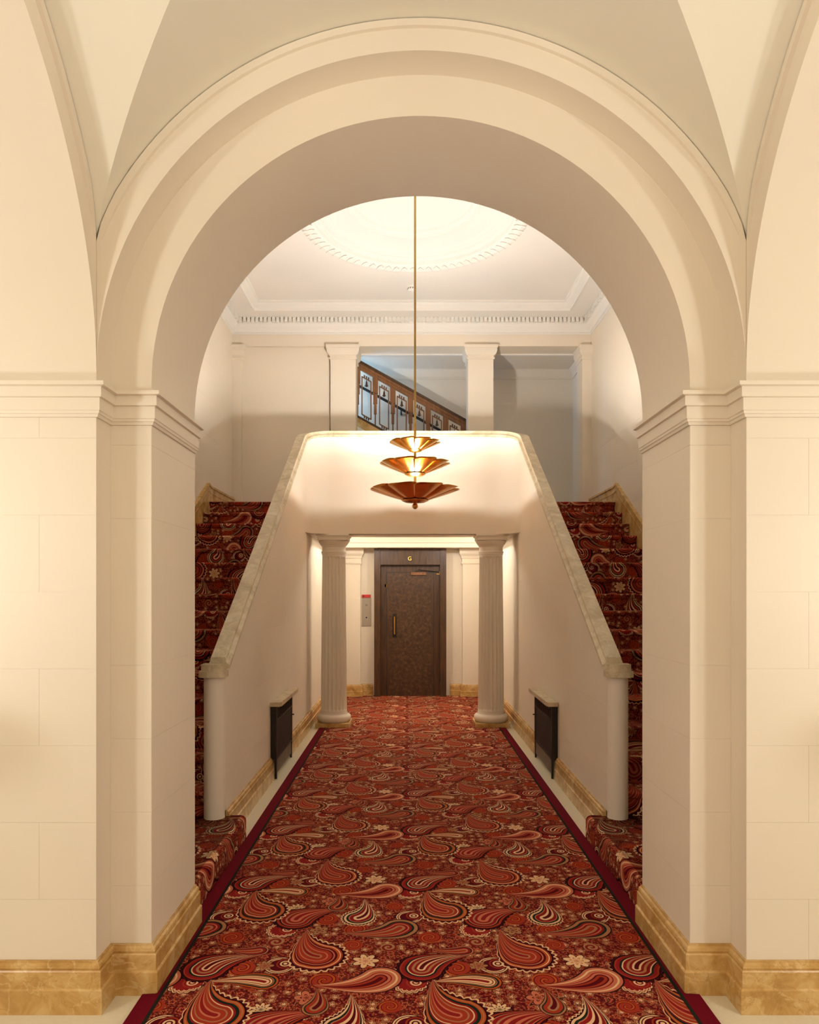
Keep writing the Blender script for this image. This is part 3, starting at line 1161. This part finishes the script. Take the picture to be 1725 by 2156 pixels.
pillar(-.965, 'square white pillar beside the top of the wooden railing')
pillar(.965, 'square white pillar beside the lower end of the wooden railing')
for sx in (-1, 1):
    side = 'left' if sx < 0 else 'right'
    xw = -2.39
    mb = MB().box(-HALL, xw, YB - .012, YB + .3, ZTOP, 5.07)
    o = struct(mb, 'trim_18' if sx < 0 else 'trim_19', 'wall', 'slim corner pilaster of the landing by the %s wall' % side, 'pilaster', mirror=(sx > 0))
    m2 = MB().sweep([(-HALL, YB - .012), (xw, YB - .012), (xw, YB + .3)], CAP, side=-1)
    m2.build('capital', 'wall', o, mirror=(sx > 0))

# ------------------------------------------------------------------ wooden stair railing behind the pillars
RY = 10.45
RSL = -.555
def rz(x, h): return 4.18 + RSL * (x + .80) + h
rail = thing('stair_railing', (0, RY, ZTOP), 'brown wooden stair railing with bell ornaments descending between the pillars', 'railing')
def sheared(x0, x1, h0, h1, y0, y1, m2):
    m2.prism([(x0, y0, rz(x0, h0)), (x1, y0, rz(x1, h0)), (x1, y0, rz(x1, h1)), (x0, y0, rz(x0, h1))], (0, y1 - y0, 0))
XL, XR = -.815, .81
m2 = MB(); sheared(XL - .01, XR + .02, .815, .858, RY - .045, RY + .045, m2)
m2.build('handrail', 'walnut', rail, bevel=.006)
m2 = MB(); sheared(XL, XR, .725, .815, RY - .022, RY + .022, m2); sheared(XL, XR, .775, .815, RY - .032, RY + .032, m2)
m2.build('top_rail', 'oak', rail)
m2 = MB(); sheared(XL, XR + .2, -.004, .038, RY - .024, RY + .024, m2)
m2.build('bottom_rail', 'walnut', rail)
m2 = MB(); sheared(XL, XR + .2, -.13, -.004, RY - .05, RY + .05, m2)
m2.build('marble_stringer', 'marble', rail, label='ochre marble stringer')
PITCH = .2585
for k in range(7):
    xc = XL + .022 + PITCH * k
    m2 = MB()
    for w, h0, h1 in ((.040, .50, .73), (.030, .35, .50), (.020, .20, .35), (.009, .03, .20)):
        a, b_ = xc - w, xc + w
        if k == 0: a = max(a, XL)
        m2.prism([(a, RY - .018, rz(xc, h0)), (b_, RY - .018, rz(xc, h0)), (b_, RY - .018, rz(xc, h1) + RSL * w), (a, RY - .018, rz(xc, h1) - RSL * w)], (0, .036, 0))
    m2.build('post', 'oak', rail)
    if k == 6: break
    xm = xc + PITCH / 2
    # inner frame
    m2 = MB()
    for s in (-1, 1):
        xx = xm + s * .066
        m2.box(xx - .0085, xx + .0085, RY - .008, RY + .008, rz(xx, .085), rz(xx, .645))
    sheared(xm - .066, xm + .066, .632, .650, RY - .008, RY + .008, m2)
    sheared(xm - .066, xm + .066, .080, .098, RY - .008, RY + .008, m2)
    fr = m2.build('inner_frame', 'oak', rail)
    for h in (.652, .050):
        for q in (-1, 0, 1):
            m2 = MB()
            sheared(xm + q * .03 - .009, xm + q * .03 + .009, h, h + .030, RY - .013, RY + .013, m2)
            m2.build('block_ornament', 'walnut', fr)
    zb = rz(xm, .632)
    m2 = MB().lathe((xm, RY, zb), [(.004, 0), (.005, -.022), (.010, -.026), (.014, -.05), (.017, -.075), (.027, -.088), (.027, -.094), (.010, -.096), (.009, -.106), (.001, -.108)], 14)
    m2.build('bell', 'walnut', rail, smooth=True)

# black wall handrail behind it
hr = thing('wall_handrail', (0, YW, ZTOP), 'black handrail fixed to the wall behind the wooden railing', 'handrail')
zr = lambda x: 1.6 + (1250 - (812 + .547 * ((x + .05) * 1500 / (YW - .07) + 860 - 755))) * (YW - .07) / 1500
m2 = MB(); m2.tube((-.95, YW - .07, zr(-.95)), (.75, YW - .07, zr(.75)), .021, 12)
m2.build('rail_bar', 'black', hr, smooth=True)
for xx in (-.88, -.16, .55):
    m2 = MB(); m2.tube((xx, YW - .07, zr(xx) - .01), (xx, YW - .065, zr(xx) - .065), .012); m2.tube((xx, YW - .07, zr(xx) - .06), (xx, YW, zr(xx) - .07), .014)
    m2.build('bracket', 'black', hr)
# stair slab under the railing (behind the parapet)
mb = MB()
mb.prism([(-1.2, RY - .04, rz(-1.2, -.13)), (1.0, RY - .04, rz(1.0, -.13)), (1.0, RY - .04, rz(1.0, -.40)), (-1.2, RY - .04, rz(-1.2, -.40))], (0, YW - RY + .03, 0))
struct(mb, 'floor_rear_stair', 'wall', 'sloping underside of the rear stair behind the pillars', 'stair slab')

# ------------------------------------------------------------------ lift door
DY = YW
ft = .085
door = thing('door_1', (-.02, DY, 0), 'brown lift door with leather panel in a dark wooden frame', 'door')
door['kind'] = 'structure'
dx0, dx1 = -.583, .550
def dpx(x, y=DY): return (x - 860) * y / 1500 - .05
def dpz(yy, y=DY): return 1.6 + (1250 - yy) * y / 1500
YD = DY - .15
# frame: jambs and header
for a, b_ in ((dpx(788, YD), dpx(801, YD)), (dpx(927, YD), dpx(940, YD))):
    MB().box(a, b_, YD, DY, 0.0, 2.30).build('door_jamb', 'walnut', door, bevel=.002)
MB().box(dpx(801, YD) + .001, dpx(927, YD) - .001, YD + .012, DY, dpz(1189, YD), 2.30).build('header_panel', 'walnut', door, bevel=.002)
YL = DY - .035
MB().box(dpx(801, YD), dpx(927, YD), YL, DY - .002, 0.012, dpz(1189, YD)).build('door_surround', 'walnut', door)
def dbox(x0, x1, y0, y1, d0, d1, name, mat, par=None, bev=.0015, label=None):
    o = MB().box(dpx(x0, YL), dpx(x1, YL), YL - d1, YL - d0, dpz(y1, YL), dpz(y0, YL))
    return o.build(name, mat, par or door, bevel=bev, label=label)
dbox(813.6, 914.4, 1204.6, 1464, 0, .001, 'leaf_gap_shade', 'black', None, 0)  # black sheet stands in for the shade in the gap round the leaf
leaf_o = dbox(815, 913, 1206, 1464, .001, .012, 'door_leaf', 'walnut')
dbox(800.5, 814, 1190, 1464, 0, .006, 'door_stile', 'walnut')
dbox(914, 927.5, 1190, 1464, 0, .006, 'door_stile', 'walnut')
dbox(820, 908, 1207.5, 1463.5, .012, .016, 'leather_panel', 'leather', leaf_o, label='mottled brown leather panel')
clo = dbox(866, 898, 1205, 1211, .016, .05, 'door_closer', 'oak', leaf_o, .003)
m2 = MB(); m2.tube((dpx(880, YL), YL - .035, dpz(1202, YL)), (dpx(884, YL), YL - .035, dpz(1198.5, YL)), .012)
m2.box(dpx(874, YL), dpx(888, YL), YL - .045, YL - .02, dpz(1204.5, YL), dpz(1201, YL)); m2.tube((dpx(884, YL), YL - .035, dpz(1200, YL)), (dpx(924, YL), YL - .02, dpz(1204, YL)), .006)
m2.build('closer_arm', 'darkmetal', leaf_o)
dbox(827, 835.5, 1292, 1342, .016, .020, 'handle_plate', 'darkmetal', leaf_o, label='dark bronze handle plate')
m2 = MB()
xh = dpx(831, YL); m2.tube((xh, YL - .065, dpz(1335, YL)), (xh, YL - .065, dpz(1298, YL)), .014, 14)
for q in (1332, 1301): m2.tube((xh, YL - .018, dpz(q, YL)), (xh, YL - .065, dpz(q, YL)), .009)
m2.build('pull_handle', 'brass', leaf_o, smooth=True, label='brass pull handle')
dbox(810, 814.5, 1230, 1236.5, 0, .006, 'lock_plate', 'brass')
m2 = MB(); m2.box(dpx(919, YL), dpx(927, YL), YL - .02, YL, dpz(1209.5, YL), dpz(1208, YL)); m2.box(dpx(925.5, YL), dpx(927, YL), YL - .02, YL, dpz(1212, YL), dpz(1203, YL))
m2.build('hinge', 'brass', door)


def letter(name, text, size, loc, mat, parent, depth=.002):
    cu = bpy.data.curves.new(name, 'FONT')
    cu.body = text
    cu.size = size
    cu.extrude = depth
    cu.align_x = 'CENTER'; cu.align_y = 'CENTER'
    tmp = bpy.data.objects.new(name + '_tmp', cu)
    COL.objects.link(tmp)
    dg = bpy.context.evaluated_depsgraph_get()
    me = bpy.data.meshes.new_from_object(tmp.evaluated_get(dg))
    bpy.data.objects.remove(tmp)
    me.materials.clear(); me.materials.append(M[mat])
    o = bpy.data.objects.new(name, me)
    COL.objects.link(o)
    o.parent = parent
    o.location = Vector(loc) - origin_of(parent)
    o.rotation_euler = (PI / 2, 0, 0)
    return o


MB().box(dpx(860, YD), dpx(868, YD), YD + .006, YD + .0125, dpz(1181.5, YD), dpz(1171, YD)).build('floor_display', 'black', door, label='small dark display')
l = letter('floor_letter', 'G', .085, (dpx(863, YD), YD + .004, dpz(1176.3, YD)), 'glow', door)
l['label'] = 'glowing amber letter G'

# lift call plate
YP = DY - .012
cp = thing('call_plate', (dpx(771.5, DY), DY, dpz(1288)), 'steel lift call plate with letter G and red strip beside the lift door', 'call plate')
MB().box(dpx(762.3, YP), dpx(781.7, YP), YP, DY, dpz(1318), dpz(1259.5)).build('plate', 'plate', cp, bevel=.002)
MB().box(dpx(762, YP), dpx(781, YP), YP - .002, DY, dpz(1258.3), dpz(1252)).build('red_strip', 'red', cp)
MB().box(dpx(764.5, YP), dpx(767.5, YP), YP - .004, YP - .002, dpz(1256.2), dpz(1254.3)).build('strip_mark', 'darkmetal', cp)
letter('plate_letter', 'G', .046, (dpx(771.8, YP), YP - .001, dpz(1274.4)), 'black', cp, .001)
m2 = MB(); m2.tube((dpx(771.8, YP), YP, dpz(1300.2)), (dpx(771.8, YP), YP - .008, dpz(1300.2)), .015, 20)
m2.build('call_button', 'black', cp)
m2 = MB(); m2.tube((dpx(771.8, YP), YP, dpz(1300.4)), (dpx(771.8, YP), YP - .004, dpz(1300.4)), .019, 24)
m2.build('button_ring', 'plastic', cp)

# ------------------------------------------------------------------ radiator covers
for sx in (-1, 1):
    side = 'left' if sx < 0 else 'right'
    t = thing('radiator_cover', (sx * 1.21, 6.56, 0), 'dark metal radiator cover with pale marble top on the %s passage wall' % side, 'radiator cover', 'pair of radiator covers')
    mir = sx > 0
    ya, yb = 6.14, 6.99
    xf = -1.188
    XW = -XI + .003
    m2 = MB()
    m2.box(XW, xf + .001, ya, ya + .05, .17, .628); m2.box(XW, xf + .001, yb - .05, yb, .17, .628)
    m2.box(XW, xf, ya + .05, yb - .05, .55, .628); m2.box(XW, xf - .006, ya + .05, yb - .05, .17, .55)
    m2.build('body', 'darkmetal', t, mirror=mir)
    m2 = MB(); m2.box(xf - .006, xf + .003, ya + .05, yb - .05, .50, .512); m2.box(xf - .006, xf + .002, ya + .05, yb - .05, .165, .178)
    m2.build('moulding', 'darkmetal', t, mirror=mir)
    # arched vent openings: raised arches in the top band
    for k in range(7):
        yc = ya + .10 + (yb - ya - .20) * k / 6
        m2 = MB()
        for j in range(8):
            a0, a1 = PI * j / 8, PI * (j + 1) / 8
            pt = lambda r, a: (xf, yc + r * math.cos(a), .565 + r * math.sin(a))
            m2.prism([pt(.042, a0), pt(.042, a1), pt(.032, a1), pt(.032, a0)], (.006, 0, 0))
        for s in (-1, 1):
            m2.box(xf, xf + .006, yc + s * .037 - .005, yc + s * .037 + .005, .518, .565)
        m2.box(xf, xf + .004, yc - .006, yc + .006, .518, .575)
        m2.build('vent_arch', 'darkmetal', t, mirror=mir)
    # fine grille ribs on the main panel
    m2 = MB()
    for k in range(26):
        z = .20 + .29 * k / 25
        m2.box(xf - .007, xf - .002, ya + .06, yb - .06, z - .003, z + .003)
    m2.build('grille', 'darkmetal', t, mirror=mir, kind='stuff')
    m2 = MB(); m2.box(xf - .012, xf - .004, ya + .05, yb - .05, .045, .165); m2.build('apron', 'grey_apron', t, mirror=mir, label='worn grey bottom panel')
    for y0 in (ya, yb - .045):
        m2 = MB(); m2.prism([(xf, y0, .17), (xf, y0 + .045, .17), (xf, y0 + .034, 0), (xf, y0 + .011, 0)], (-.0165, 0, 0))
        m2.build('leg', 'darkmetal', t, mirror=mir)
    m2 = MB(); m2.tube((xf, yb - .02, .42), (xf + .02, yb - .02, .42), .006); m2.build('knob', 'darkmetal', t, mirror=mir)
    m2 = MB().prism([(-XI + .003, ya - .035, .630), (xf + .035, ya - .035, .630), (xf + .05, ya - .01, .630), (xf + .05, yb + .05, .630), (-XI + .003, yb + .05, .630)], (0, 0, .038))
    m2.build('marble_top', 'coping', t, mirror=mir, bevel=.003, label='pale marble top slab')

# ------------------------------------------------------------------ chandelier
LX, LY = .02, 7.4
ch = thing('chandelier', (LX, LY, 2.48), 'three-tier brass petal chandelier hanging on a long rod', 'chandelier')
m2 = MB(); m2.tube((LX, LY, 2.55), (LX, LY, 3.36), .013, 14); m2.build('stem', 'brass', ch, smooth=True)
m2 = MB(); m2.tube((LX, LY, 3.36), (LX, LY, 5.85), .011, 14); m2.build('rod', 'rod', ch, smooth=True)
m2 = MB().lathe((LX, LY, 5.775), [(.012, -.03), (.04, -.02), (.07, .0), (.085, .06), (.085, .085)], 24); m2.build('ceiling_rose', 'rod', ch, smooth=True)
m2 = MB().lathe((LX, LY, 2.478), [(.001, 0), (.014, .002), (.026, .016), (.029, .032), (.025, .048), (.016, .060), (.016, .066), (.030, .072), (.045, .085), (.03, .10), (.012, .10)], 24,
                flute=lambda a, z: 1 + (.06 * math.cos(a * 8) if .004 < z < .055 else 0))
m2.build('finial', 'petal', ch, smooth=True, label='ribbed bronze finial')


def bowl(zb, R, D, NP, power, lamp_z, mat):
    m2 = MB().lathe((LX, LY, zb), [(.013, -.004), (R * .22, .004), (R * .30, .02), (R * .30, .024), (.013, .008)], 32)
    bo = m2.build('bowl', mat, ch, smooth=True)
    for k in range(NP):
        a0 = 2 * PI * (k + .5) / NP - PI / 2
        m3 = MB()
        ns, nw = 12, 10
        rows = []
        for i in range(ns + 1):
            row = []
            for j in range(nw + 1):
                w = -1 + 2 * j / nw
                s = i / ns * (1 - .15 * w ** 4 - .04 * w * w)
                ha = PI / NP * 1.22
                a = a0 + w * ha
                r = R * (.10 + .90 * s)
                z = zb + .008 + D * s ** 1.15 + s * (.06 * R * w * w) + s * .007 * w
                row.append((LX + r * math.cos(a), LY + r * math.sin(a), z))
            rows.append(row)
        for i in range(ns):
            for j in range(nw):
                m3.face([rows[i][j], rows[i][j + 1], rows[i + 1][j + 1], rows[i + 1][j]])
        po = m3.build('petal', mat, bo, smooth=True)
        so = po.modifiers.new('thick', 'SOLIDIFY'); so.thickness = .003
    for k in range(4):
        a = 2 * PI * k / 4 + .4
        MB().lathe((LX + R * .22 * math.cos(a), LY + R * .22 * math.sin(a), zb + .055), [(.001, -.03), (.015, -.022), (.018, 0), (.014, .022), (.001, .034)], 12).build('bulb', 'bulb', bo, smooth=True)
    lo = lamp('chandelier_light', 'POINT', (LX, LY, lamp_z), power, (1.0, .99, .97), .05)
    return bo


bowl(2.545, .468, .135, 9, CHAND_W[0], 2.745, 'petal')
bowl(2.82, .368, .130, 9, CHAND_W[1], 2.905, 'brass')
bowl(3.07, .268, .098, 9, CHAND_W[2], 3.118, 'brass')

# smoke detector
t = thing('smoke_detector', (0.0, 9.13, ZCEIL), 'small white smoke detector on the stair hall ceiling', 'detector')
MB().lathe((-.008, 9.13, ZCEIL), [(.0, 0), (.062, 0), (.062, -.018), (.055, -.022)], 28).build('base', 'plastic', t, smooth=True)
MB().lathe((-.008, 9.13, ZCEIL), [(.052, -.022), (.052, -.034), (.044, -.05), (.026, -.06), (.024, -.075), (.0, -.078)], 28).build('head', 'plastic', t, smooth=True)
m2 = MB()
for k in range(10):
    a = 2 * PI * k / 10
    m2.box(-.008 + .050 * math.cos(a) - .006, -.008 + .050 * math.cos(a) + .006, 9.13 + .05 * math.sin(a) - .006, 9.13 + .05 * math.sin(a) + .006, ZCEIL - .033, ZCEIL - .023)
m2.build('vent', 'black', t)

# ------------------------------------------------------------------ floor lamps of the foyer, pendants added to brighten it
M['lamp_glass'] = emit('opal_lamp_glass', (1, .88, .68, 1), 4.0)


def floor_lamp(x, y, label):
    t = thing('floor_lamp', (x, y, 0), label, 'lamp', 'foyer floor lamps')
    MB().lathe((x, y, 0), [(.001, 0), (.15, 0), (.15, .012), (.05, .03), (.014, .05), (.014, .06)], 28).build('base', 'rod', t, smooth=True)
    MB().tube((x, y, .05), (x, y, 1.42), .012).build('pole', 'rod', t, smooth=True)
    MB().lathe((x, y, 1.40), [(.012, 0), (.06, .01), (.11, .05), (.135, .10), (.14, .12)], 28).build('lamp_shade', 'lamp_glass', t, smooth=True)
    lamp('floor_lamp_light', 'POINT', (x, y, 1.58), FLOOR_LAMP_W, WARM, .09)


floor_lamp(-2.25, 1.85, 'opal uplighter floor lamp beside the left arch pier')
floor_lamp(2.25, 1.85, 'opal uplighter floor lamp beside the right arch pier')


def pendant(x, y, z, label, power):  # globe lamps added out of view to brighten the foyer
    t = thing('fill_pendant', (x, y, z), label, 'lamp', 'added foyer fill lights')
    MB().lathe((x, y, z), [(.001, -.12), (.07, -.10), (.11, -.04), (.12, .02), (.09, .08), (.03, .11)], 28).build('globe', 'lamp_glass', t, smooth=True)
    MB().tube((x, y, z + .1), (x, y, 3.9), .008).build('stem', 'rod', t, smooth=True)
    lamp('fill_pendant_light', 'POINT', (x, y, z - .16), power, SOFT, .12)


pendant(-3.0, .6, 2.3, 'added globe pendant to brighten the foyer from the left bay', FOYER_W * 1.6)
pendant(3.0, .6, 2.3, 'added globe pendant to brighten the foyer from the right bay', FOYER_W * 1.6)
pendant(0.0, -1.4, 3.0, 'added globe pendant to brighten the foyer from the rear bay', FOYER_W * 1.25)
t = thing('fill_bowl', (0, .80, 2.92), 'added brass bowl uplighter to brighten the foyer vault', 'lamp')  # unseen bowl lamp, added to throw light onto the vault
MB().lathe((0, .80, 2.92), [(.001, 0), (.10, .01), (.19, .05), (.25, .11), (.255, .115), (.19, .058), (.10, .018), (.001, .006)], 32).build('bowl', 'brass', t, smooth=True)
MB().tube((0, .80, 2.93), (0, .80, 3.80), .008).build('stem', 'rod', t, smooth=True)
lamp('vault_fill_light', 'POINT', (0, .80, 3.005), UPLIGHT_W, SOFT, .06)

# cove lights of the lift lobby, hidden on the light shelves
for x in (-1.15, 1.15):
    lamp('cove_light', 'AREA', (x, 9.85, 2.375), COVE_W, (1, .95, .88), .10, (PI, 0, 0), 1.7)
for x in (-.62, .62):  # hidden ceiling lights added to brighten the lobby walls and door
    t = thing('fill_downlight', (x, 9.45, 2.62), 'added unseen fill light in the lift lobby ceiling, %s one' % ('left' if x < 0 else 'right'), 'lamp', 'added lobby fill lights')
    MB().lathe((x, 9.45, 2.62), [(.001, -.004), (.045, -.004), (.06, -.012), (.062, 0)], 24).build('rim', 'plastic', t, smooth=True)
    lamp('lobby_fill_light', 'POINT', (x, 9.45, 2.56), LOBBY_W, (1, .97, .93), .05)
